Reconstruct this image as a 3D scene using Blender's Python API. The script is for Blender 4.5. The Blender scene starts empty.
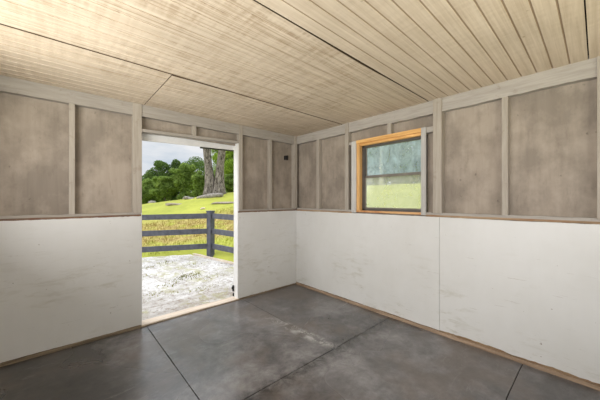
import bpy, bmesh, math, random
from mathutils import Vector, Matrix
random.seed(7)
C = bpy.context.scene.collection
S = bpy.context.scene

# ---------------------------------------------------------------- camera, sky, sun, lamps, exposure
YAW, EYE = math.radians(47.8585), 1.4057
cam_d = bpy.data.cameras.new('camera'); cam = bpy.data.objects.new('camera', cam_d); C.objects.link(cam)
cam.location = (0, 0, EYE); cam.rotation_euler = (math.pi/2, 0, YAW - math.pi/2)
cam_d.sensor_width = 36; cam_d.lens = 16.179; cam_d.shift_y = -0.0006
cam_d.clip_start = 0.02; cam_d.clip_end = 500
S.camera = cam

S.view_settings.view_transform = 'Standard'; S.view_settings.look = 'None'
S.view_settings.gamma = 1; S.view_settings.use_curve_mapping = False
S.view_settings.exposure = 0.0

world = bpy.data.worlds.new('sky'); S.world = world; world.use_nodes = True
wt = world.node_tree; wt.nodes.clear()
def wn(t, **k):
    n = wt.nodes.new(t)
    for a, b in k.items(): setattr(n, a, b)
    return n
tc = wn('ShaderNodeTexCoord')
mp = wn('ShaderNodeMapping'); mp.inputs['Scale'].default_value = (1, 1, 3.2)
wt.links.new(tc.outputs['Generated'], mp.inputs['Vector'])
nz = wn('ShaderNodeTexNoise'); nz.inputs['Scale'].default_value = 3.4; nz.inputs['Detail'].default_value = 7; nz.inputs['Roughness'].default_value = .55
wt.links.new(mp.outputs[0], nz.inputs['Vector'])
cr = wn('ShaderNodeValToRGB')
cr.color_ramp.elements[0].position = .36; cr.color_ramp.elements[0].color = (.58, .67, .77, 1)
cr.color_ramp.elements[1].position = .58; cr.color_ramp.elements[1].color = (.90, .91, .93, 1)
wt.links.new(nz.outputs['Fac'], cr.inputs[0])
sep = wn('ShaderNodeSeparateXYZ'); wt.links.new(tc.outputs['Generated'], sep.inputs[0])
lift = wn('ShaderNodeMapRange'); lift.interpolation_type = 'SMOOTHSTEP'            # bright thin overcast higher up
for k, v in (('From Min', .30), ('From Max', .62), ('To Min', .95), ('To Max', 2.5)): lift.inputs[k].default_value = v
wt.links.new(sep.outputs['Z'], lift.inputs['Value'])
bg = wn('ShaderNodeBackground'); wt.links.new(lift.outputs[0], bg.inputs['Strength'])
wt.links.new(cr.outputs[0], bg.inputs['Color'])
wo = wn('ShaderNodeOutputWorld'); wt.links.new(bg.outputs[0], wo.inputs['Surface'])

sun_d = bpy.data.lights.new('sun', 'SUN'); sun_d.energy = 1.5; sun_d.angle = math.radians(60); sun_d.color = (1, .985, .97)
sun = bpy.data.objects.new('sun', sun_d); C.objects.link(sun)
sun.rotation_euler = Vector((.66, -.52, -.50)).to_track_quat('-Z', 'Y').to_euler()

# added fill lights behind the camera, shining in over the two low partitions
def fill_light(loc, aim, sx, sy, watts, col):
    ld = bpy.data.lights.new('added_fill', 'AREA'); ld.shape = 'RECTANGLE'; ld.size = sx; ld.size_y = sy; ld.energy = watts; ld.color = col
    lo = bpy.data.objects.new('added_fill', ld); C.objects.link(lo); lo.location = loc
    lo.rotation_euler = Vector(aim).to_track_quat('-Z', 'Y').to_euler()
fill_light((1.35, -1.05, 1.55), (0, 1, .12), 2.6, 1.1, 29, (1, .95, .89))
fill_light((-1.45, 1.15, 1.35), (1, 0, .02), 2.9, 1.1, 180, (1, .985, .975))

# ---------------------------------------------------------------- node helpers
class NT:
    def __init__(s, name, rough=.7, spec=.3):
        s.m = bpy.data.materials.new(name); s.m.use_nodes = True
        s.t = s.m.node_tree; s.b = s.t.nodes['Principled BSDF']; s.o = s.t.nodes['Material Output']
        s.b.inputs['Roughness'].default_value = rough; s.b.inputs['Specular IOR Level'].default_value = spec
        s.tc = s.t.nodes.new('ShaderNodeTexCoord')
    def n(s, t, **k):
        x = s.t.nodes.new(t)
        for a, b in k.items(): setattr(x, a, b)
        return x
    def l(s, a, b): s.t.links.new(a, b)
    def coord(s, scale=(1, 1, 1), loc=(0, 0, 0)):
        m = s.n('ShaderNodeMapping'); m.inputs['Scale'].default_value = scale; m.inputs['Location'].default_value = loc
        s.l(s.tc.outputs['Object'], m.inputs['Vector']); return m.outputs[0]
    def noise(s, scale=1, stretch=(1, 1, 1), detail=4, rough=.55, loc=(0, 0, 0), dist=0):
        x = s.n('ShaderNodeTexNoise'); x.inputs['Scale'].default_value = scale; x.inputs['Detail'].default_value = detail
        x.inputs['Roughness'].default_value = rough; x.inputs['Distortion'].default_value = dist
        s.l(s.coord(stretch, loc), x.inputs['Vector']); return x.outputs['Fac']
    def ramp(s, fac, stops, interp='LINEAR'):
        r = s.n('ShaderNodeValToRGB'); e = r.color_ramp.elements; r.color_ramp.interpolation = interp
        while len(e) < len(stops): e.new(.5)
        for i, (p, c) in enumerate(stops):
            e[i].position = p; e[i].color = (c, c, c, 1) if not isinstance(c, tuple) else (*c, 1)
        s.l(fac, r.inputs[0]); return r.outputs[0]
    def mix(s, fac, a, b, mode='MIX'):
        x = s.n('ShaderNodeMix', data_type='RGBA', blend_type=mode)
        for sock, v in ((x.inputs['Factor'], fac), (x.inputs['A'], a), (x.inputs['B'], b)):
            if hasattr(v, 'default_value'): s.l(v, sock)
            elif isinstance(v, tuple): sock.default_value = (*v, 1)
            else: sock.default_value = v
        return x.outputs['Result']
    def math(s, op, a, b=0.0, clamp=False):
        x = s.n('ShaderNodeMath', operation=op, use_clamp=clamp)
        for i, v in enumerate((a, b)):
            if hasattr(v, 'default_value'): s.l(v, x.inputs[i])
            else: x.inputs[i].default_value = v
        return x.outputs[0]
    def bump(s, h, strength=.3, dist=.01):
        x = s.n('ShaderNodeBump'); x.inputs['Strength'].default_value = strength; x.inputs['Distance'].default_value = dist
        s.l(h, x.inputs['Height']); s.l(x.outputs[0], s.b.inputs['Normal'])
    def out(s, col, rough=None):
        if isinstance(col, tuple): s.b.inputs['Base Color'].default_value = (*col, 1)
        else: s.l(col, s.b.inputs['Base Color'])
        if rough is not None: s.l(rough, s.b.inputs['Roughness'])
        return s.m

def m_plywood():
    x = NT('weathered_plywood', .8, .2)
    g = x.noise(3, (7, 7, .6), 5, .6, dist=.5)
    c = x.ramp(g, [(.25, (.315, .265, .215)), (.75, (.375, .32, .262))])
    blot = x.ramp(x.noise(2.6, (1, 1, .8), 6, .65, (3, 1, 0)), [(.40, .74), (.60, 1.10)])
    c = x.mix(1, c, blot, 'MULTIPLY')
    drips = x.ramp(x.noise(4, (5, 5, 1.1), 5, .65, (0, 0, 4)), [(.58, 0.0), (.74, .38)])
    c = x.mix(drips, c, (.15, .115, .085))
    spots = x.ramp(x.noise(22, (1, 1, .7), 2, .5, (5, 0, 0)), [(.72, 0.0), (.79, .55)])
    c = x.mix(spots, c, (.10, .08, .06))
    x.bump(g, .12, .003)
    return x.out(c)
def m_stud(name, a, b, grain=(1, 1, 1)):
    x = NT(name, .75, .25)
    g = x.noise(7, grain, 5, .6)
    c = x.ramp(g, [(.28, a), (.72, b)])
    st = x.ramp(x.noise(9, (1, 1, 1), 5, .65, (2, 7, 1)), [(.6, 0.0), (.75, .45)])
    c = x.mix(st, c, (.16, .115, .07))
    x.bump(g, .3, .003)
    return x.out(c)
def m_kick():
    x = NT('white_painted_kickboard', .5, .35)
    n = x.noise(1.1, (1, 1, 1), 4, .6)
    c = x.ramp(n, [(.3, (.62, .612, .58)), (.65, (.70, .698, .68))])
    grain = x.noise(5, (3, 3, .8), 5, .6)
    c = x.mix(.16, c, x.ramp(grain, [(.3, (.60, .60, .58)), (.7, (.69, .69, .68))]))
    sm = x.math('MULTIPLY', x.ramp(x.noise(1.6, (1, 1, 1), 3, .5, (4, 2, 8)), [(.47, 0.0), (.62, 1.0)]),
                x.ramp(x.noise(4.5, (1, 1, 3.4), 5, .7, (1, 0, 5), .6), [(.51, 0.0), (.70, .70)]))
    sep = x.n('ShaderNodeSeparateXYZ'); x.l(x.tc.outputs['Object'], sep.inputs[0])
    low = x.ramp(sep.outputs['Z'], [(.10, 1.0), (.75, .35), (1.1, .12)])      # kicks and mud scuffs sit low on the boards
    c = x.mix(x.math('MULTIPLY', sm, low), c, (.36, .33, .235))
    sc = x.ramp(x.noise(3.0, (1, 1, 16), 5, .7, (0, 3, 9), .3), [(.655, 0.0), (.69, .55), (.72, 0.0)])
    c = x.mix(sc, c, (.30, .265, .20))
    sc2 = x.ramp(x.noise(30, (1, 1, 1), 2, .5, (9, 3, 1)), [(.75, 0.0), (.78, .7)])
    c = x.mix(sc2, c, (.22, .18, .13))
    x.bump(grain, .05, .003)
    return x.out(c)
def m_ceiling():
    x = NT('tan_ceiling_boards', .75, .2)
    g = x.noise(2.5, (.6, 16, 14), 5, .65)
    c = x.ramp(g, [(.28, (.58, .475, .355)), (.68, (.74, .63, .50))])
    saw = x.noise(9, (2.6, .30, 1), 3, .6, (0, 4, 0))                     # rough-sawn cross marks
    dash = x.noise(9, (.45, 6.5, 1), 3, .6, (6, 1, 0))
    k = x.math('MULTIPLY', x.ramp(saw, [(.40, 0.0), (.62, 1.0)]), x.ramp(dash, [(.40, .1), (.60, 1.0)]))
    wear = x.ramp(x.noise(.7, (1, 1, 1), 3, .5, (1, 6, 2)), [(.40, .25), (.60, 1.0)])
    sp = x.n('ShaderNodeSeparateXYZ'); x.l(x.tc.outputs['Object'], sp.inputs[0])
    clean = x.math('LESS_THAN', sp.outputs['Y'], 1.2205)                                 # the sheets by the window are smoother boards
    rough = x.math('SUBTRACT', 1.0, x.math('MULTIPLY', clean, .72))
    c = x.mix(x.math('MULTIPLY', rough, x.math('MULTIPLY', x.math('MULTIPLY', k, wear), .72)), c, (.36, .255, .16))
    streak = x.ramp(x.noise(4, (.2, 16, 1), 3, .6, (3, 8, 0)), [(.52, 0.0), (.64, .5)])
    c = x.mix(x.math('MULTIPLY', rough, streak), c, (.34, .24, .145))
    # darker brown tone inside the board grooves
    sep = x.n('ShaderNodeSeparateXYZ'); x.l(x.tc.outputs['Object'], sep.inputs[0])
    up = x.math('GREATER_THAN', x.math('SUBTRACT', sep.outputs['Z'], x.math('ADD', x.math('MULTIPLY', x.math('LESS_THAN', sep.outputs['Y'], 2.4), .004), x.math('MULTIPLY', x.math('LESS_THAN', sep.outputs['Y'], 1.2205), .003))), 2.4570)
    c = x.mix(x.math('MULTIPLY', up, x.math('ADD', .32, x.math('MULTIPLY', clean, .33))), c, (.27, .175, .10))
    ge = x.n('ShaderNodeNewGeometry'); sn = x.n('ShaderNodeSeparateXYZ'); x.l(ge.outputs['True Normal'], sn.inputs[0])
    edge = x.math('LESS_THAN', x.math('ABSOLUTE', sn.outputs['Z']), .2)                 # raw sheet edges coloured dark so the seams read as dark gaps
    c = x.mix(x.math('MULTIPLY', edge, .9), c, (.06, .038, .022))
    big = x.ramp(x.noise(.9, (1, 1, 1), 4, .55, (3, 3, 3)), [(.35, .88), (.65, 1.04)])
    c = x.mix(1, c, big, 'MULTIPLY')
    kn = x.ramp(x.noise(17, (1, 1, 1), 2, .5, (7, 7, 0)), [(.74, 0.0), (.80, .55)])
    c = x.mix(kn, c, (.21, .14, .08))
    x.bump(saw, .15, .004)
    return x.out(c)
def m_rubber():
    x = NT('dusty_black_rubber', .5, .9)
    n = x.noise(1.5, (1, 1, 1), 7, .66, (2, 2, 0), .4)
    f = x.noise(9, (1, 1, 1), 7, .8, dist=.3)
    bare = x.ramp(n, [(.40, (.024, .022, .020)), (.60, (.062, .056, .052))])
    dust_and_sheen = x.ramp(n, [(.38, (.085, .080, .080)), (.5, (.135, .128, .129)), (.62, (.215, .205, .206))])
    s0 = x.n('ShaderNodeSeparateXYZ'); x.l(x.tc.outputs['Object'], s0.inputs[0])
    # doorway sheen painted into the dusty grey; fades towards the left wall and far corner
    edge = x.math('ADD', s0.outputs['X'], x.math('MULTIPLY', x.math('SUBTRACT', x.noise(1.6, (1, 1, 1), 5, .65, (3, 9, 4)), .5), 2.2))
    door_sheen = x.math('MULTIPLY', x.math('MULTIPLY', x.math('SUBTRACT', edge, .15), 1.1, True), x.math('ADD', .45, x.math('MULTIPLY', x.math('SUBTRACT', 4.75, x.math('ADD', x.math('MULTIPLY', s0.outputs['Y'], .6), s0.outputs['X'])), .5, True)))
    c = x.mix(door_sheen, bare, dust_and_sheen)
    c = x.mix(1, c, x.ramp(f, [(.32, .62), (.68, 1.38)]), 'MULTIPLY')
    br = x.ramp(x.noise(1.3, (1, 1, 1), 4, .6, (8, 5, 0)), [(.48, 0.0), (.60, .55)])
    c = x.mix(br, c, (.125, .095, .075))
    sep = x.n('ShaderNodeSeparateXYZ'); x.l(x.tc.outputs['Object'], sep.inputs[0]); X, Y = sep.outputs['X'], sep.outputs['Y']
    def near(v, c0, w): return x.math('SUBTRACT', 1.0, x.math('MULTIPLY', x.math('ABSOLUTE', x.math('SUBTRACT', v, c0)), 1/w), True)
    dust = x.math('MULTIPLY', near(x.math('ADD', X, x.math('MULTIPLY', x.math('SUBTRACT', Y, 1.7), .10)), 1.96, .09), near(Y, 2.1, .75))                       # lime dust caught along one seam
    dust = x.math('MULTIPLY', x.math('MULTIPLY', dust, 2.2, True), x.ramp(x.noise(7, (1, 1, 1), 7, .8, (0, 6, 2), .8), [(.46, 0.0), (.58, .95)]))
    c = x.mix(dust, c, (.40, .39, .375))
    sc = x.math('MULTIPLY', x.ramp(x.noise(5, (1, 3.5, 1), 7, .8, (0, 6, 2), .8), [(.55, 0.0), (.70, .5)]), x.ramp(x.noise(1.1, (1, 1, 1), 3, .5, (2, 9, 0)), [(.48, 0.0), (.56, 1.0)]))
    c = x.mix(sc, c, (.30, .29, .28))
    worn = x.math('MULTIPLY', near(Y, 1.64, .13), x.ramp(x.noise(6, (1.5, 1, 1), 7, .8, (4, 1, 2), .8), [(.40, .15), (.64, 1.0)]))   # scuffed black edge
    c = x.mix(worn, c, (.018, .017, .016))
    bk = x.math('MULTIPLY', x.ramp(x.noise(4, (3, 1, 1), 6, .75, (4, 1, 2), .8), [(.56, 0.0), (.76, .5)]), x.ramp(x.noise(1.2, (1, 1, 1), 3, .5, (6, 3, 0)), [(.48, 0.0), (.58, 1.0)]))
    r = x.ramp(x.noise(.8, (1, 1, 1), 2, .4, (5, 5, 1)), [(.35, .23), (.65, .33)])
    x.bump(f, .2, .003)
    return x.out(c, r)
def m_wood(name, a, b, grain, rough=.6, stain=None):
    x = NT(name, rough, .3)
    g = x.noise(6, grain, 6, .6, dist=.4)
    c = x.ramp(g, [(.3, a), (.7, b)])
    if stain:
        s_ = x.ramp(x.noise(6, (1, 1, 1), 4, .6, (1, 5, 3)), [(.5, 0.0), (.66, .8)])
        c = x.mix(s_, c, stain)
    x.bump(g, .25, .003)
    return x.out(c)
def m_plain(name, c, rough=.6, spec=.4, var=.15, metal=0):
    x = NT(name, rough, spec); x.b.inputs['Metallic'].default_value = metal
    n = x.noise(9, (1, 1, 1), 4, .6)
    lo = tuple(v*(1-var) for v in c); hi = tuple(min(1, v*(1+var)) for v in c)
    return x.out(x.ramp(n, [(.3, lo), (.7, hi)]))
def m_glass(name, haze, tint, con):
    x = NT(name)
    tr = x.n('ShaderNodeBsdfTransparent'); tr.inputs[0].default_value = (.97, .98, .98, 1)
    tl = x.n('ShaderNodeBsdfTranslucent'); tl.inputs[0].default_value = (*tint, 1)
    gl = x.n('ShaderNodeBsdfGlossy'); gl.inputs['Roughness'].default_value = .08
    di = x.n('ShaderNodeBsdfDiffuse'); di.inputs[0].default_value = (*tint, 1)
    dm = x.n('ShaderNodeMixShader'); dm.inputs[0].default_value = .4; x.l(tl.outputs[0], dm.inputs[1]); x.l(di.outputs[0], dm.inputs[2])
    sm = x.noise(7, (1, 1, .7), 6, .7, (2, 2, 0), 1.2)
    dr = x.noise(9, (1.5, 1.5, .8), 4, .65)
    f = x.math('MULTIPLY', x.ramp(sm, [(.35, haze*(1-con)), (.65, haze*(1+con))]), x.ramp(dr, [(.3, 1-con*.4), (.7, 1+con*.4)]))
    a = x.n('ShaderNodeMixShader'); x.l(f, a.inputs[0]); x.l(tr.outputs[0], a.inputs[1]); x.l(dm.outputs[0], a.inputs[2])
    b = x.n('ShaderNodeMixShader'); b.inputs[0].default_value = .05; x.l(a.outputs[0], b.inputs[1]); x.l(gl.outputs[0], b.inputs[2])
    x.l(b.outputs[0], x.o.inputs['Surface']); return x.m
def m_grass():
    x = NT('meadow_grass', .85, .15)
    n = x.noise(.35, (1, 1, 1), 5, .6)
    c = x.ramp(n, [(.34, (.31, .335, .05)), (.62, (.46, .475, .075))])
    f = x.noise(3.2, (1, 1, 1), 5, .7, (2, 2, 0))
    c = x.mix(.28, c, x.ramp(f, [(.3, (.20, .25, .04)), (.7, (.55, .52, .12))]))
    # dry straw showing on the slope just behind the fence
    sep = x.n('ShaderNodeSeparateXYZ'); x.l(x.tc.outputs['Object'], sep.inputs[0])
    yy = x.math('ADD', sep.outputs['Y'], x.math('MULTIPLY', sep.outputs['X'], .45))
    band = x.math('MULTIPLY', x.math('SUBTRACT', yy, 9.6, True), x.math('SUBTRACT', 1.0, x.math('MULTIPLY', x.math('SUBTRACT', yy, 14.5), .3, True), True))
    near = x.math('GREATER_THAN', sep.outputs['Y'], x.math('ADD', x.math('MULTIPLY', sep.outputs['X'], .8), 1.5))
    st = x.ramp(x.noise(1.1, (1, 1, 1), 6, .7, (7, 1, 0), .5), [(.36, 0.0), (.48, .9)])
    st = x.math('MULTIPLY', x.math('MULTIPLY', st, band), near)
    straw = x.ramp(x.noise(5, (1, 1, 1), 5, .75, (1, 1, 0)), [(.34, (.19, .12, .04)), (.52, (.42, .31, .11)), (.68, (.60, .49, .20))])
    c = x.mix(st, c, straw)
    x.bump(f, .6, .05)
    return x.out(c)
def m_gravel():
    x = NT('white_limestone_gravel', .9, .15)
    n = x.noise(1.6, (1, 1, 1), 6, .7)
    c = x.ramp(n, [(.32, (.56, .53, .50)), (.60, (.78, .76, .74))])
    f = x.noise(13, (1, 1, 1), 5, .8, (1, 2, 0))
    c = x.mix(x.ramp(f, [(.40, .8), (.50, 0.0)]), c, (.30, .24, .19))
    w = x.math('MULTIPLY', x.ramp(x.noise(1.7, (1, 1, 1), 4, .6, (5, 2, 0)), [(.46, 0.0), (.58, .8)]), x.ramp(x.noise(6, (1, 1, 1), 4, .7, (5, 9, 0)), [(.48, 0.0), (.58, .8)]))
    c = x.mix(w, c, (.42, .40, .17))
    wet = x.n('ShaderNodeSeparateXYZ'); x.l(x.tc.outputs['Object'], wet.inputs[0])
    tr_ = x.math('MULTIPLY', x.ramp(x.math('MULTIPLY', wet.outputs['Y'], .1), [(.38, .8), (.52, 0.0)]),
                 x.ramp(x.noise(2.5, (.8, 3, 1), 5, .7, (3, 0, 1)), [(.40, .15), (.60, .9)]))   # trampled dirt by the sill
    c = x.mix(tr_, c, (.30, .245, .195))
    lumps = x.noise(30, (1, 1, 1), 3, .7, (4, 4, 0))
    c = x.mix(x.ramp(lumps, [(.36, .55), (.46, 0.0)]), c, (.36, .31, .26))
    x.bump(f, .7, .03)
    return x.out(c)
def m_leaf(name, a, b, c3):
    x = NT(name, .6, .25)
    oi = x.n('ShaderNodeObjectInfo')
    n = x.noise(.9, (1, 1, 1), 4, .6)
    c = x.ramp(n, [(.32, a), (.52, b), (.70, c3)])
    f = x.noise(6, (1, 1, 1), 3, .7)
    c = x.mix(.5, c, x.ramp(f, [(.3, a), (.7, c3)]))
    di = x.n('ShaderNodeBsdfDiffuse'); tl = x.n('ShaderNodeBsdfTranslucent')
    x.l(c, di.inputs[0]); x.l(c, tl.inputs[0])
    ms = x.n('ShaderNodeMixShader'); ms.inputs[0].default_value = .4
    x.l(di.outputs[0], ms.inputs[1]); x.l(tl.outputs[0], ms.inputs[2]); x.l(ms.outputs[0], x.o.inputs['Surface'])
    return x.m
def m_bark(name='furrowed_bark', a=(.10, .085, .07), b=(.40, .36, .32)):
    x = NT(name, .9, .1)
    g = x.noise(3, (2.2, 2.2, .9), 7, .8, dist=.8)
    c = x.ramp(g, [(.40, a), (.60, b)])
    x.bump(g, .9, .06)
    return x.out(c)

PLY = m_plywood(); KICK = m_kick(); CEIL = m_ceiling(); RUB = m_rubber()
STUDV = m_stud('grey_painted_stud', (.33, .29, .24), (.44, .395, .335), (7, 7, .5))
STUDX = m_stud('grey_painted_header', (.30, .27, .235), (.41, .375, .33), (.6, 7, 7))
STUDY = m_stud('grey_painted_plate', (.33, .30, .265), (.45, .415, .37), (7, .6, 7))
TRIMW = m_stud('whitewashed_casing', (.48, .46, .43), (.60, .59, .56), (7, 7, .5)); STUDL = m_stud('grey_casing', (.37, .355, .33), (.50, .485, .455), (7, 7, .5))
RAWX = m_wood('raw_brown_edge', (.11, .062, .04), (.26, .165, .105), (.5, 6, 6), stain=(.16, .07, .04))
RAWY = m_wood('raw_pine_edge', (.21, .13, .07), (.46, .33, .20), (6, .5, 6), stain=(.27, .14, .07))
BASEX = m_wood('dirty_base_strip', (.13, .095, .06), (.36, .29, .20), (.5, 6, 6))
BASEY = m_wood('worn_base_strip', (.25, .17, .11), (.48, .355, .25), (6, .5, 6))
SILLW = m_wood('pale_threshold_wood', (.58, .47, .37), (.80, .70, .58), (.6, 5, 5))
ORANGE = m_wood('amber_new_lumber', (.58, .29, .085), (.86, .52, .20), (4, .5, 4), .5)
ORANGEV = m_wood('amber_new_jamb', (.52, .27, .085), (.78, .47, .19), (5, 5, .5), .5)
SILLO = m_wood('amber_stained_sill', (.50, .24, .09), (.80, .50, .24), (5, .5, 5), .5, stain=(.42, .16, .06))
JAMB = m_plain('white_door_paint', (.70, .69, .675), .5, .4, .06)
ALU = m_plain('dark_bronze_frame', (.075, .068, .06), .45, .5, .2)
RAILM = m_plain('bronze_meeting_rail', (.17, .15, .125), .45, .5, .2)
FENCE = m_plain('charcoal_fence_paint', (.105, .107, .128), .6, .35, .3)
BLACK = m_plain('black_iron', (.012, .011, .010), .5, .4, .3)
DARK = m_plain('dark_decking', (.035, .028, .022), .9, .1, .3)
SUBF = m_plain('packed_subfloor', (.05, .045, .04), .9, .1, .3)
GLASSU = m_glass('dirty_upper_glass', .42, (.60, .73, .82), .5); GLASSL = m_glass('dirty_lower_glass', .30, (.88, .90, .84), .12)
GRASS = m_grass(); GRAVEL = m_gravel(); BARK = m_bark(a=(.06, .048, .04), b=(.36, .315, .28)); BARKP = m_bark('pale_bark', (.34, .32, .29), (.66, .64, .60))
LEAFD = m_leaf('dark_green_leaves', (.05, .105, .03), (.12, .205, .055), (.26, .35, .11))
LEAFM = m_leaf('mid_green_leaves', (.11, .19, .04), (.25, .37, .09), (.47, .57, .18))
LEAFB = m_leaf('bright_green_leaves', (.14, .26, .03), (.30, .45, .06), (.55, .66, .13))
WEED = m_leaf('yellowing_weeds', (.16, .17, .04), (.30, .29, .08), (.45, .42, .16))
STONE = m_plain('grey_weathered_log', (.30, .27, .245), .9, .15, .45)
ROCK = m_plain('brown_grey_rock', (.36, .30, .25), .9, .15, .3)
SIDING = m_plain('grey_siding', (.42, .40, .37), .8, .2, .1)
STEEL = m_plain('white_enamel', (.75, .75, .73), .4, .5, .05)
# ---------------------------------------------------------------- mesh helpers
def obj(name, bm, mat, parent=None, smooth=False, shift=True):
    if parent is not None and shift:
        w = Vector(parent.location)
        q = parent.parent
        while q: w += Vector(q.location); q = q.parent
        bmesh.ops.translate(bm, verts=bm.verts, vec=-w)
    bmesh.ops.recalc_face_normals(bm, faces=bm.faces)
    me = bpy.data.meshes.new(name); bm.to_mesh(me); bm.free(); me.materials.append(mat)
    if smooth:
        for p in me.polygons: p.use_smooth = True
    o = bpy.data.objects.new(name, me); C.objects.link(o)
    if parent is not None: o.parent = parent
    return o
def empty(name, loc):
    o = bpy.data.objects.new(name, None); C.objects.link(o); o.location = loc; return o
def tag(o, label, cat, group=None, kind=None):
    o['label'] = label; o['category'] = cat
    if group: o['group'] = group
    if kind: o['kind'] = kind
    return o
def struct(o, label=None, cat=None):
    o['kind'] = 'structure'
    if label: o['label'] = label
    if cat: o['category'] = cat
    return o
def box(bm, x0, x1, y0, y1, z0, z1, bev=.002):
    vs = [bm.verts.new((x, y, z)) for x in (x0, x1) for y in (y0, y1) for z in (z0, z1)]
    fs = [bm.faces.new([vs[i] for i in f]) for f in ((0, 1, 3, 2), (4, 6, 7, 5), (0, 4, 5, 1), (2, 3, 7, 6), (0, 2, 6, 4), (1, 5, 7, 3))]
    if bev:
        es = {e for f in fs for e in f.edges}
        bmesh.ops.bevel(bm, geom=list(es), offset=bev, segments=1, affect='EDGES', profile=.5)
    return vs
def B(*a, **k):
    bm = bmesh.new(); box(bm, *a, **k); return bm
def rough_board(axis, a0, a1, d0, d1, z0, z1, amp_lo=.006, amp_hi=0, n=60, seed=1):
    """long board along x or y whose lower / upper edges wander a little"""
    r = random.Random(seed); bm = bmesh.new(); rings = []
    lo = hi = 0; plo = [0]
    for i in range(n + 1):
        lo += r.uniform(-1, 1)*amp_lo*.45; lo *= .8
        hi = r.uniform(-1, 1)*amp_hi
        a = a0 + (a1 - a0)*i/n
        ring = []
        for d, z in ((d0, z0+lo), (d1, z0+lo), (d1, z1+hi), (d0, z1+hi)):
            ring.append(bm.verts.new((a, d, z) if axis == 'x' else (d, a, z)))
        rings.append(ring)
    for p, q in zip(rings, rings[1:]):
        for k in range(4): bm.faces.new([p[k], p[(k+1) % 4], q[(k+1) % 4], q[k]])
    bm.faces.new(rings[0][::-1]); bm.faces.new(rings[-1])
    return bm
def tube(bm, pts, radii, sides=12, jit=0, seed=0, cap=True):
    r = random.Random(seed); rings = []
    n = len(pts); ph = [r.uniform(.85, 1.15) for _ in range(sides)]
    for i, (p, rad) in enumerate(zip(pts, radii)):
        p = Vector(p); t = Vector(pts[min(i+1, n-1)]) - Vector(pts[max(i-1, 0)]); t.normalize()
        u = t.cross(Vector((0, 1, 0)) if abs(t.y) < .9 else Vector((1, 0, 0))).normalized(); v = t.cross(u)
        ring = []
        for k in range(sides):
            a = 2*math.pi*k/sides; rr = rad*(1 + jit*(ph[k]-1)*3 + jit*r.uniform(-.5, .5))
            ring.append(bm.verts.new(p + (u*math.cos(a) + v*math.sin(a))*rr))
        rings.append(ring)
    for p, q in zip(rings, rings[1:]):
        for k in range(sides): bm.faces.new([p[k], p[(k+1) % sides], q[(k+1) % sides], q[k]])
    if cap: bm.faces.new(rings[0][::-1]); bm.faces.new(rings[-1])

# ---------------------------------------------------------------- the room shell
PX, PY, H = 2.968, 3.376, 2.462          # inner face of the window wall / door wall, ceiling height
BX, BY = -.78, -.62                      # the two sides behind the camera
R = .07                                  # depth of the stud bays
DX0, DX1 = .700, 1.884                   # door opening

o = obj('floor', B(BX-.1, PX+.1, BY-.1, PY+.10, -.12, -.001, bev=0), SUBF); struct(o)

# door wall
bm = bmesh.new()
YS0, YS1 = PY+R, PY+R+.02
box(bm, BX, DX0-.005, YS0, YS1, -.1, 2.62, 0); box(bm, DX1+.03, PX+R+.02, YS0, YS1, -.1, 2.62, 0); box(bm, DX0-.005, DX1+.03, YS0, YS1, 2.17, 2.62, 0)
wl = struct(obj('wall_left', bm, PLY))
obj('header_board', rough_board('x', BX, PX, PY+.004, PY+R, 2.325, H+.03, .004, 0, 70, 3), STUDX, wl)
for x0, x1, z0, z1, d in ((.092, .136, 1.262, 2.33, .008), (-.52, -.476, 1.262, 2.33, .008), (2.434, 2.480, 1.262, 2.33, .008)):
    obj('stud', B(x0, x1, PY+d, PY+R, z0, z1), STUDV, wl)
obj('door_post', B(.616, DX0+.002, PY-.004, PY+R, 1.262, H+.02), STUDV, wl)
obj('door_post', B(1.902, 1.957, PY-.004, PY+R, 1.262, H+.02), STUDV, wl)
obj('cripple_stud', B(1.264, 1.310, PY+.014, PY+R, 2.19, 2.33), STUDV, wl)
obj('corner_post', B(2.925, PX+.012, PY-.018, PY+R, 1.262, H+.02), STUDV, wl)
for x0, x1, sd in ((BX, DX0-.004, 5), (1.886, PX-.001, 6)):
    obj('girt', rough_board('x', x0, x1, PY+.004, PY+R, 1.243, 1.266, .0015, .002, 40, sd), STUDX, wl)
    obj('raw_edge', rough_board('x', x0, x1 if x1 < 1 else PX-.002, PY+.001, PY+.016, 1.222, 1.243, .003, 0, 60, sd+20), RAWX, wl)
obj('kickboard', rough_board('x', BX, DX0-.004, PY, PY+.014, .030, 1.224, .004, .002, 60, 11), KICK, wl)
obj('kickboard', rough_board('x', 1.886, PX-.001, PY, PY+.014, .022, 1.224, .003, .002, 40, 12), KICK, wl)
struct(obj('baseboard_left', rough_board('x', BX, DX0-.002, PY-.012, PY+.03, 0.0, .026, .001, .003, 60, 15), BASEX))
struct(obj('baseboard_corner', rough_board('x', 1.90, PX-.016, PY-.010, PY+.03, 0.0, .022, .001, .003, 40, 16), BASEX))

# window wall
WY0, WY1, WZ0, WZ1 = 1.262, 2.158, 1.245, 2.19
bm = bmesh.new()
XS0, XS1 = PX+R, PX+R+.02
box(bm, XS0, XS1, BY, WY0, -.1, 2.62, 0); box(bm, XS0, XS1, WY1, PY+R+.02, -.1, 2.62, 0)
box(bm, XS0, XS1, WY0, WY1, -.1, WZ0, 0); box(bm, XS0, XS1, WY0, WY1, WZ1, 2.62, 0)
wr = struct(obj('wall_right', bm, PLY))
obj('header_board', rough_board('y', BY, PY-.02, PX+.004, PX+R, 2.325, H+.03, .010, 0, 90, 8), STUDY, wr)
for y0, y1, z1, d in ((.537, .582, 2.33, .006), (2.852, 2.913, 2.33, .006), (2.290, 2.351, H+.02, -.006), (1.085, 1.171, H+.02, -.014), (-.045, .005, H+.02, -.012)):
    obj('stud', B(PX+d, PX+R, y0, y1, 1.262, z1), STUDV, wr)
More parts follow.
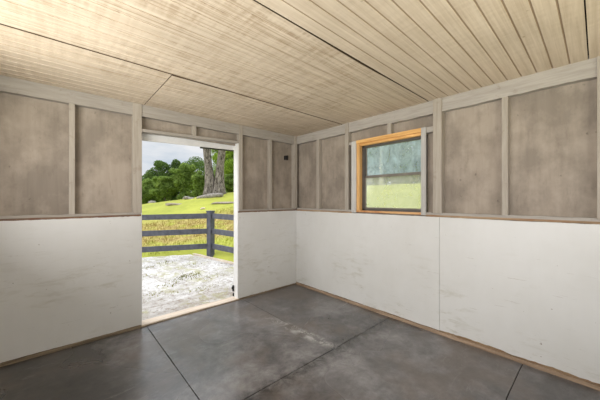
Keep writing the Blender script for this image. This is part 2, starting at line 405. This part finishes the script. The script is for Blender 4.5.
obj('cripple_stud', B(PX+.008, PX+R, 1.664, 1.714, 2.185, 2.33), STUDV, wr)
obj('blocking', B(PX+.008, PX+R, 1.165, 1.30, 2.13, 2.19), STUDY, wr)
obj('blocking', B(PX+.010, PX+R, 2.15, 2.30, 2.15, 2.19), STUDY, wr)
for y0, y1, sd in ((BY, 1.250, 31), (2.235, PY-.02, 33)):
    obj('girt', rough_board('y', y0, y1, PX+.003, PX+R, 1.243, 1.268, .0015, .002, 50, sd), STUDY, wr)
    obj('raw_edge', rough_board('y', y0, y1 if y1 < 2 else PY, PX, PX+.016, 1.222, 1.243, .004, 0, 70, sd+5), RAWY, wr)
obj('kickboard', rough_board('y', BY, 1.1085, PX, PX+.014, .052, 1.224, .012, .002, 80, 41), KICK, wr)
obj('kickboard', rough_board('y', 1.1115, PY, PX+.0005, PX+.014, .040, 1.224, .006, .002, 70, 42), KICK, wr)
obj('sole_plate', B(PX+.012, PX+R, BY, PY, 0, .09), RAWY, wr)
struct(obj('baseboard_right', rough_board('y', BY, PY-.016, PX-.016, PX+.02, 0.0, .034, .001, .003, 80, 44), BASEY))

# unseen sides behind the camera, upper halves left open to admit the fill lights
bm = bmesh.new(); box(bm, BX-.02, PX+.1, BY-.04, BY, -.1, 1.27, bev=0); box(bm, BX-.02, PX+.1, BY-.04, BY, 2.24, 2.6, bev=0); box(bm, 2.62, PX+.1, BY-.04, BY, 1.27, 2.24, bev=0)
wb = struct(obj('unseen_wall_back', bm, PLY))
obj('kickboard', B(BX, PX-.02, BY, BY+.014, .03, 1.224), KICK, wb)
bm = bmesh.new(); box(bm, BX-.04, BX, BY-.04, PY+.09, -.1, 1.27, bev=0); box(bm, BX-.04, BX, BY-.04, PY+.09, 2.24, 2.6, bev=0); box(bm, BX-.04, BX, 2.66, PY+.09, 1.27, 2.24, bev=0)
wsd = struct(obj('unseen_wall_side', bm, PLY))
obj('kickboard', B(BX, BX+.014, BY+.02, PY-.02, .03, 1.224), KICK, wsd)

# ceiling: grooved plywood sheets, seams along x, one butt joint
ce = struct(obj('ceiling', B(BX-.1, PX+.12, BY-.1, PY+.12, H+.032, H+.06, bev=0), DARK))
def sheet(x0, x1, y0, y1, gs, wedge=None, H=H):
    bm = bmesh.new(); prof = [(y0, H)]
    for g in gs:
        if y0+.012 < g < y1-.012: prof += [(g-.0055, H), (g-.004, H+.004), (g+.004, H+.004), (g+.0055, H)]
    prof += [(y1, H)]
    nx = 24; rows = []
    for i in range(nx+1):
        x = x0 + (x1-x0)*i/nx; row = []
        for k, (y, z) in enumerate(prof):
            yy = y
            if wedge and k == 0: yy = y + wedge(x)
            row.append(bm.verts.new((x, yy, z)))
        rows.append(row)
    for a, b in zip(rows, rows[1:]):
        for k in range(len(prof)-1): bm.faces.new([a[k], a[k+1], b[k+1], b[k]])
    ext = bmesh.ops.extrude_face_region(bm, geom=bm.faces[:])
    for v in [g for g in ext['geom'] if isinstance(g, bmesh.types.BMVert)]: v.co.z = H+.018
    return obj('ceiling_sheet', bm, CEIL, ce)
GP = .0975
sheet(BX, PX+.05, BY, .044, [.05-GP*i for i in range(1, 8)])
sheet(BX, PX+.05, .051, 1.217, [.05+GP*i for i in range(1, 12)])
sheet(BX, PX+.05, 1.224, 2.395, [1.22+.0982*i for i in range(1, 12)], lambda x: .012*math.exp(-((x-1.75)/.45)**2), H-.003)
sheet(BX, .721, 2.404, PY+.06, [2.40+GP*i for i in range(1, 11)], None, H-.007)
sheet(.727, PX+.05, 2.404, PY+.06, [2.40+GP*i for i in range(1, 11)], lambda x: .016*max(0, 1-(x-.72)/.55), H-.007)

# roof and outside skin (keeps daylight out of the stud bays)
struct(obj('roof', B(BX-.35, PX+.45, BY-.4, PY+.30, 2.62, 2.68), DARK))

# door
bm = bmesh.new()                                    # right jamb, left jamb
box(bm, DX1-.002, DX1+.020, PY+.002, PY+.115, .0, 2.21)
box(bm, DX0-.006, DX0+.004, PY+.003, PY+.115, .0, 2.17)
door = struct(obj('door_1', bm, JAMB))
def tilted(x0, x1, y0, y1, zl, zr, h, bev=.002):
    bm = bmesh.new(); vs = box(bm, 0, 1, y0, y1, 0, 1, 0)
    for v in bm.verts:
        t = v.co.x; v.co = (x0+(x1-x0)*t, v.co.y, zl+(zr-zl)*t + v.co.z*h)
    return bm
obj('lintel', tilted(DX0+.002, 1.904, PY+.002, PY+.10, 2.158, 2.195, .030), STUDX, door)
obj('head_board', tilted(DX0-.10, 1.99, PY+.112, PY+.14, 2.080, 2.117, .24), JAMB, door)
obj('track_rail', tilted(1.42, 2.0, PY+.145, PY+.18, 2.088, 2.108, .03), BLACK, door)
obj('threshold', rough_board('x', DX0-.004, DX1+.018, PY-.008, PY+.125, -.01, .022, 0, .0015, 30, 51), SILLW, door)
obj('threshold_edge', rough_board('x', DX0-.004, DX1+.018, PY-.022, PY-.008, -.005, .012, 0, .0015, 30, 52), BASEX, door)
bm = bmesh.new()
box(bm, 1.862, 1.884, PY+.10, PY+.125, .10, .185, .004); box(bm, 1.852, 1.868, PY+.104, PY+.125, .13, .17, .004)
box(bm, 1.866, 1.884, PY+.10, PY+.12, .03, .075, .004)
obj('door_guide', bm, BLACK, door)

# window
bm = bmesh.new()
GX = PX+.075
for y0, y1, z0, z1 in ((2.076, 2.114, 1.262, 2.125), (1.268, 1.306, 1.262, 2.125), (1.268, 2.114, 2.092, 2.125), (1.268, 2.114, 1.262, 1.290)):
    box(bm, GX-.012, GX+.04, y0, y1, z0, z1)
win = struct(obj('window_1', bm, ALU))
obj('casing', B(PX-.010, PX+.012, 2.160, 2.236, 1.232, 2.186), TRIMW, win)
obj('casing', B(PX-.012, PX+.012, 1.247, 1.298, 1.238, 2.190), STUDL, win)
obj('wood_jamb', B(PX+.001, PX+R+.04, 2.114, 2.159, 1.262, 2.15), ORANGEV, win)
obj('wood_jamb', B(PX+.013, PX+R+.04, 1.284, 1.304, 1.262, 2.15), ORANGEV, win)
obj('wood_head', B(PX-.004, PX+.03, 1.299, 2.166, 2.146, 2.192), ORANGE, win)
obj('wood_head', B(PX+.016, PX+R+.04, 1.299, 2.114, 2.116, 2.146), ORANGE, win)
obj('wood_sill', B(PX-.006, PX+R+.04, 1.299, 2.159, 1.240, 1.264), SILLO, win)
def sash(name, x, z0, z1, glass, rail_lo, rail_hi):
    bm = bmesh.new()
    for y0, y1, a, b in ((2.060, 2.078, z0, z1), (1.304, 1.322, z0, z1), (1.304, 2.078, z0, z0+rail_lo), (1.304, 2.078, z1-rail_hi, z1)):
        box(bm, x, x+.018, y0, y1, a, b)
    s = obj(name, bm, RAILM, win)
    obj('pane', B(x+.008, x+.011, 1.32, 2.062, z0+rail_lo-.003, z1-rail_hi+.003, bev=0), glass, s)
sash('upper_sash', GX+.018, 1.690, 2.096, GLASSU, .024, .008)
sash('lower_sash', GX-.004, 1.286, 1.722, GLASSL, .018, .034)

# ---------------------------------------------------------------- rubber mats on the floor
def mat_(x0, x1, y0, y1, z, label, sd):
    r = random.Random(sd); bm = bmesh.new(); nx, ny = 14, 14
    g = [[None]*(ny+1) for _ in range(nx+1)]
    for i in range(nx+1):
        for j in range(ny+1):
            x = x0+(x1-x0)*i/nx; y = y0+(y1-y0)*j/ny
            if i in (0, nx): x += r.uniform(-.0012, .0012)
            if j in (0, ny): y += r.uniform(-.0012, .0012)
            g[i][j] = bm.verts.new((x, y, z + r.uniform(0, .0012)))
    for i in range(nx):
        for j in range(ny): bm.faces.new([g[i][j], g[i+1][j], g[i+1][j+1], g[i][j+1]])
    ext = bmesh.ops.extrude_face_region(bm, geom=bm.faces[:])
    for v in [q for q in ext['geom'] if isinstance(q, bmesh.types.BMVert)]: v.co.z = -.001
    es = [e for e in bm.edges if len(e.link_faces) == 2 and e.calc_face_angle(0) > 1 and max(v.co.z for v in e.verts) > 0 and min(v.co.z for v in e.verts) > 0]
    o = obj('rubber_mat', bm, RUB)
    return tag(o, label, 'floor mat')
e = .0035
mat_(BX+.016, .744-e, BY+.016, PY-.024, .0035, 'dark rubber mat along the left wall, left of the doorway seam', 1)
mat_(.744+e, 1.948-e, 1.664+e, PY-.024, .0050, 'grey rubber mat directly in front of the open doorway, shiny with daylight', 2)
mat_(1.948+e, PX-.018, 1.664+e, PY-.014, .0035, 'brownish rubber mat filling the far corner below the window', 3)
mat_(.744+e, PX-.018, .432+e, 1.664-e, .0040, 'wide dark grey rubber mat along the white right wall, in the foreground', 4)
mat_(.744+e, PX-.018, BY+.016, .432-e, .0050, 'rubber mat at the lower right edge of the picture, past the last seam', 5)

# small black box near the far corner
t = tag(empty('wall_box', (2.79, PY+R, 2.09)), 'small black square box fixed to the grey panel near the far corner', 'wall box')
obj('box_body', B(2.760, 2.828, PY+R-.036, PY+R-.0005, 2.056, 2.124, bev=.005), BLACK, t)
bm = bmesh.new(); tube(bm, [(2.825, PY+R-.01, 2.116), (2.838, PY+R-.01, 2.135)], [.006, .006], 8); obj('conduit_stub', bm, BLACK, t)

# ---------------------------------------------------------------- outdoors
def smax(a, b, k=.12): return .5*(a+b+math.sqrt((a-b)**2+k*k))
def gz(x, y):
    d = math.hypot(x, y); s = 1.0
    if d > 27: s = 27/d
    X, Y = x*s, y*s
    p = -.16+.13*(X-3)+.0357*(Y-3.4)
    z = smax(p, -.16, .14)
    z += .62*math.exp(-((X-9.6)**2+(Y-18.9)**2)/(2*3.4**2))
    if d > 27: z -= .05*(d-27)
    return z
PAD = [(-4, 3.2), (3.30, 3.2), (3.22, 5.0), (3.13, 5.85), (2.96, 7.50), (1.70, 8.02), (-.5, 8.7), (-4, 9.8)]
def in_pad(x, y):
    c = False
    for (x1, y1), (x2, y2) in zip(PAD, PAD[1:]+PAD[:1]):
        if (y1 > y) != (y2 > y) and x < (x2-x1)*(y-y1)/(y2-y1)+x1: c = not c
    return c
def terrain():
    bm = bmesh.new()
    xs = [-14+1.0*i for i in range(12)] + [-2+.35*i for i in range(50)] + [15.5+1.2*i for i in range(48)]
    ys = [-14+1.2*i for i in range(13)] + [1.6+.35*i for i in range(60)] + [22.6+1.2*i for i in range(42)]
    r = random.Random(5)
    g = [[bm.verts.new((x, y, -.32 if in_pad(x, y) or (BX-1 < x < PX+.3 and y < 3.4) else gz(x, y) + (r.uniform(-.02, .02) if math.hypot(x-1, y-3) > 5 else 0))) for y in ys] for x in xs]
    for i in range(len(xs)-1):
        for j in range(len(ys)-1): bm.faces.new([g[i][j], g[i+1][j], g[i+1][j+1], g[i][j+1]])
    return bm
gr = struct(obj('ground', terrain(), GRASS, smooth=True), 'yellow-green grassy hillside rising behind the fence', 'ground')
bm = bmesh.new()
vs = [bm.verts.new((x, y, -.112)) for x, y in PAD]; f = bm.faces.new(vs)
bmesh.ops.triangulate(bm, faces=[f])
bmesh.ops.subdivide_edges(bm, edges=bm.edges[:], cuts=12, use_grid_fill=True)
r = random.Random(3)
for v in bm.verts: v.co.z += r.uniform(-.006, .008)
ext = bmesh.ops.extrude_face_region(bm, geom=bm.faces[:])
for v in [q for q in ext['geom'] if isinstance(q, bmesh.types.BMVert)]: v.co.z = -.3
gp = struct(obj('gravel_pad', bm, GRAVEL, smooth=True), 'white gravel pad outside the doorway', 'ground')

bm = bmesh.new()
def bar(bm, p, q, w, h, z0=None):
    p, q = Vector(p), Vector(q); d = (q-p); L = d.length; d.normalize(); s = Vector((-d.y, d.x, 0)).normalized()*w/2; up = Vector((0, 0, h))
    vs = [bm.verts.new(a+b+c) for a in (p, q) for b in (-s, s) for c in (Vector((0, 0, 0)), up)]
    for f in ((0, 1, 3, 2), (4, 6, 7, 5), (0, 4, 5, 1), (2, 3, 7, 6), (0, 2, 6, 4), (1, 5, 7, 3)): bm.faces.new([vs[i] for i in f])
bar(bm, (2.82, 7.50, -.14), (3.20, 5.2, -.14), .07, .062)
tag(obj('edging_timber', bm, SILLW), 'pale timber edging the gravel at the foot of the fence post', 'timber')

fx = tag(empty('board_fence', (3.07, 6.96, -.11)), 'charcoal three-rail board fence turning a corner outside the doorway', 'fence')
def post(x, y, w=.15, rot=.35):
    bm = bmesh.new(); box(bm, -w/2, w/2, -w/2, w/2, -.25, 1.195, .006); box(bm, -w/2-.012, w/2+.012, -w/2-.012, w/2+.012, 1.195, 1.222, .008)
    bmesh.ops.rotate(bm, verts=bm.verts, cent=(0, 0, 0), matrix=Matrix.Rotation(rot, 3, 'Z')); bmesh.ops.translate(bm, verts=bm.verts, vec=(x, y, -.11))
    obj('post', bm, FENCE, fx)
post(3.07, 6.96)
post(.80, 8.02); post(3.44, 4.55)
for z in (.905, .500, .100):
    bm = bmesh.new(); bar(bm, (3.00, 6.985, z), (.74, 8.04, z-.02), .04, .135); obj('rail', bm, FENCE, fx)
    bm = bmesh.new(); bar(bm, (3.085, 6.90, z), (3.45, 4.50, z-.01), .04, .135); obj('rail', bm, FENCE, fx)

def at(px, depth):
    u = (px-300)/269.65
    return (depth*(math.cos(YAW)+u*math.sin(YAW)), depth*(math.sin(YAW)-u*math.cos(YAW)))
def on_hill(px, py):
    '''where the line of sight through a pixel meets the hillside'''
    d = 7.5
    while d < 40:
        x, y = at(px, d)
        if gz(x, y) >= EYE - (py-199.63)/269.65*d: break
        d += .05
    return at(px, d)

# grass blades along the slope by the fence and weeds in the gravel
def blades(n, pick, h, seed):
    r = random.Random(seed); bm = bmesh.new()
    for _ in range(n):
        x, y, z = pick(r); a = r.uniform(0, 6.28); w = r.uniform(.006, .014); hh = h*r.uniform(.5, 1.3); lx, ly = r.uniform(-.5, .5)*hh, r.uniform(-.5, .5)*hh
        v = [bm.verts.new((x-math.cos(a)*w, y-math.sin(a)*w, z)), bm.verts.new((x+math.cos(a)*w, y+math.sin(a)*w, z)), bm.verts.new((x+lx, y+ly, z+hh))]
        bm.faces.new(v)
    return bm
def near(r):
    while True:
        x, y = r.uniform(-.5, 8), r.uniform(5, 14)
        if y + .46*x > 8.9 or x > 3.35: return x, y, gz(x, y)-.01
o = obj('grass_tufts', blades(14000, near, .10, 4), GRASS); tag(o, 'short meadow grass growing beyond the board fence', 'grass', kind='stuff')
cl = [(random.uniform(.5, 2.8), random.uniform(4.3, 7.2)) for _ in range(26)]
def weed(r):
    x, y = r.choice(cl); return x+r.gauss(0, .12), y+r.gauss(0, .10), -.115
o = obj('gravel_weeds', blades(900, weed, .03, 9), WEED); tag(o, 'low green weeds sprouting through the white gravel', 'weeds', kind='stuff')

# rocks and the log at the foot of the big trunks
def rock(name, x, y, sx, sy, sz, mat, label, cat, seed, rot=0):
    bm = bmesh.new(); bmesh.ops.create_icosphere(bm, subdivisions=3, radius=1); r = random.Random(seed)
    k = [(Vector((r.uniform(-1, 1), r.uniform(-1, 1), r.uniform(-1, 1))).normalized(), r.uniform(.05, .22)) for _ in range(14)]
    for v in bm.verts:
        n = v.co.normalized(); s = 1 + sum(a*math.sin(5*n.dot(d)+i) for i, (d, a) in enumerate(k))*.35
        v.co = (n.x*s*sx, n.y*s*sy, max(n.z, -.5)*s*sz)
    o = obj(name, bm, mat, None, True); o.location = (x, y, gz(x, y)+sz*.25); o.rotation_euler = (0, 0, rot)
    return tag(o, label, cat)
bm = bmesh.new()
L0, L1 = Vector((*at(196.5, 19.0), 0)), Vector((*at(222.5, 18.6), 0))
pp = []
for i in range(9):
    p = L0.lerp(L1, i/8); pp.append((p.x, p.y + .05*math.sin(i*2), gz(p.x, p.y) + .05 + .012*i))
tube(bm, pp, [.06, .11, .14, .16, .18, .20, .19, .17, .12], 12, .16, 4)
tag(obj('fallen_log', bm, STONE, None, True), 'weathered grey log lying in front of the twin tree trunks', 'log')
def rk(px, py, *a): rock('rock', *on_hill(px, py), *a)
rk(174, 205, .55, .22, .10, ROCK, 'flat brown-grey rock in the grass, left of the fence post and below the bushes', 'rock', 2, -.75)
rk(224, 203.5, .75, .25, .09, ROCK, 'long bare stony patch in the grass right of the fence post', 'rock', 5, -.75)
rk(203, 209, .16, .10, .07, SILLW, 'small cream stone in the grass just above the fence post', 'rock', 7, .2)
x, y = at(152, 24); rock('rock', x, y, .30, .25, .18, STONE, 'small grey boulder under the bushes by the left edge of the doorway', 'rock', 9, -.6)
x, y = at(189, 19.8); rock('rock', x, y, .42, .25, .14, STONE, 'grey rock at the left end of the fallen log', 'rock', 12, -.6)

# trees
def leafmass(bm, r, blobs, n, size):
    tot = sum(b[3]*b[4] for b in blobs)
    for (cx, cy, cz, a, h) in blobs:
        for _ in range(int(n*a*h/tot)):
            while True:
                u = Vector((r.uniform(-1, 1), r.uniform(-1, 1), r.uniform(-1, 1)))
                if .25 < u.length < 1: break
            rad = u.length**.5 / u.length
            p = Vector((cx+u.x*rad*a, cy+u.y*rad*a, cz+u.z*rad*h))
            n_ = Vector((r.gauss(0, 1), r.gauss(0, 1), r.gauss(.5, 1))).normalized()
            t = n_.cross(Vector((r.gauss(0, 1), r.gauss(0, 1), r.gauss(0, 1)))).normalized(); b = n_.cross(t)
            s = size*r.uniform(.6, 1.3)
            vs = [bm.verts.new(p + t*s*c + b*s*d) for c, d in ((-1, 0), (-.3, .45), (.4, .4), (1, 0), (.4, -.4), (-.3, -.45))]
            bm.faces.new(vs)
def tree(name, x, y, h, w, leafm, label, seed, n=5000, size=.13, base=.12, trunk=.16, barkm=None, lift=0.0):
    r = random.Random(seed); z0 = gz(x, y)
    t = tag(empty(name, (x, y, z0)), label, 'tree' if 'tree' in name else 'bush')
    bm = bmesh.new()
    top = h*.85
    tube(bm, [(x+r.uniform(-.1, .1)*i*.5, y+r.uniform(-.1, .1)*i*.5, z0-.3+top*i/5) for i in range(6)], [trunk*(1-.15*i) for i in range(6)], 8, .1, seed)
    obj('trunk', bm, barkm or BARK, t, True)
    blobs = []
    for i in range(30):
        k = r.uniform(base, .93); env = math.sin(math.pi*min(1, .22+.78*(1-k)))*.62+.28
        a = r.uniform(0, 6.28); rr = w*env*r.uniform(.1, .95)
        blobs.append((x+math.cos(a)*rr, y+math.sin(a)*rr, z0+h*k, w*r.uniform(.16, .36), h*r.uniform(.05, .12)))
    blobs.append((x, y, z0+h*.93, w*.2, h*.08)); blobs.append((x, y, z0+h*(.5+base*.4), w*.6, h*(.36-base*.3)))
    bm = bmesh.new(); leafmass(bm, r, blobs, n, size)
    obj('foliage', bm, leafm, t)
    return t
# seen through the doorway
for px, d, h, w, m_, nm, lb, n in (
    (158, 31, 5.1, 2.3, LEAFD, 'tree', 'dark green rounded tree, tallest at the left of the doorway view', 7000),
    (176, 32, 5.2, 2.0, LEAFD, 'tree', 'dark green tree beside the tallest one, left half of the doorway view', 6000),
    (196, 42, 7.2, 3.2, LEAFD, 'tree', 'dark far tree just left of the twin trunks, behind the brighter bushes', 6000),
    (184, 27, 3.7, 1.6, LEAFM, 'bush', 'mid green bush in the centre of the doorway view, below the dark trees', 5000),
    (166, 27, 2.6, 1.5, LEAFM, 'bush', 'mid green bush under the dark trees at the left of the doorway view', 4500),
    (147, 28, 2.7, 1.5, LEAFM, 'bush', 'light green bush against the left edge of the doorway', 4500),
    (200, 24, 2.3, 1.0, LEAFM, 'bush', 'small leafy bush touching the left side of the twin trunks', 3500),
    (231, 23, 1.6, 1.1, LEAFM, 'bush', 'low green bush at the foot of the twin trunks, against the right door jamb', 4000),
    (144, 34, 4.0, 2.0, LEAFD, 'tree', 'dark tree cut by the left edge of the doorway', 5000),
    (233, 25, 5.6, 1.9, LEAFB, 'tree', 'bright yellow-green tree right of the twin trunks', 6000),
    (224, 33, 8.0, 2.2, LEAFM, 'tree', 'tall green tree showing between and behind the twin trunks', 5000)):
    x, y = at(px, d); tree(nm, x, y, h, w, m_, lb, int(px), int(n*2.2), .095, .06)
# the big twin trunks
x0, y0 = at(215.5, 20); z0 = gz(x0, y0)
tt = tag(empty('twin_trunk_tree', (x0, y0, z0)), 'big old tree with two thick grey-brown trunks behind the fence', 'tree')
right = Vector((math.sin(YAW), -math.cos(YAW), 0))
for k, (o0, o1, r0, r1, sd) in enumerate(((-.40, -.80, .42, .27, 1), (.22, .78, .42, .27, 2))):
    bm = bmesh.new(); pp, rr = [], []
    for i in range(15):
        q = i/14; off = o0+(o1-o0)*q+.05*math.sin(q*9+k*2); p = Vector((x0, y0, z0-.25+q*7.4))+right*off
        pp.append(p); rr.append(r0+(r1-r0)*min(1, q*3)+.16*math.exp(-q*14))
    tube(bm, pp, rr, 18, .08, sd); obj('trunk', bm, BARK, tt, True)
bm = bmesh.new(); r = random.Random(77)
leafmass(bm, r, [(x0+r.uniform(-2.5, 2.5), y0+r.uniform(-2.5, 2.5), z0+r.uniform(7.2, 9), 1.6, .9) for _ in range(8)], 5000, .16)
obj('foliage', bm, LEAFM, tt)
# seen through the window
for i, (px, d, h, w, m_, lb) in enumerate((
    (352, 37, 10.5, 3.6, LEAFD, 'tall dark tree across the field, at the left edge of the window'),
    (372, 40, 11.5, 3.6, LEAFM, 'tall green tree across the field, behind the pale trunk in the window'),
    (392, 38, 11.0, 3.4, LEAFD, 'tall dark tree across the field, centre of the upper window pane'),
    (410, 40, 11.5, 3.6, LEAFM, 'tall green tree across the field, right of centre in the window'),
    (430, 38, 11.0, 3.6, LEAFD, 'tall dark tree across the field, at the right edge of the window'))):
    x, y = at(px, d); tree('tree', x, y, h, w, m_, lb, 300+i, 6500, .22, .03)
x, y = at(381, 31)
tree('tree', x, y, 10.5, 1.7, LEAFM, 'pale bare trunked tree at the far edge of the field seen through the window', 410, 1800, .16, .72, .30, BARKP)
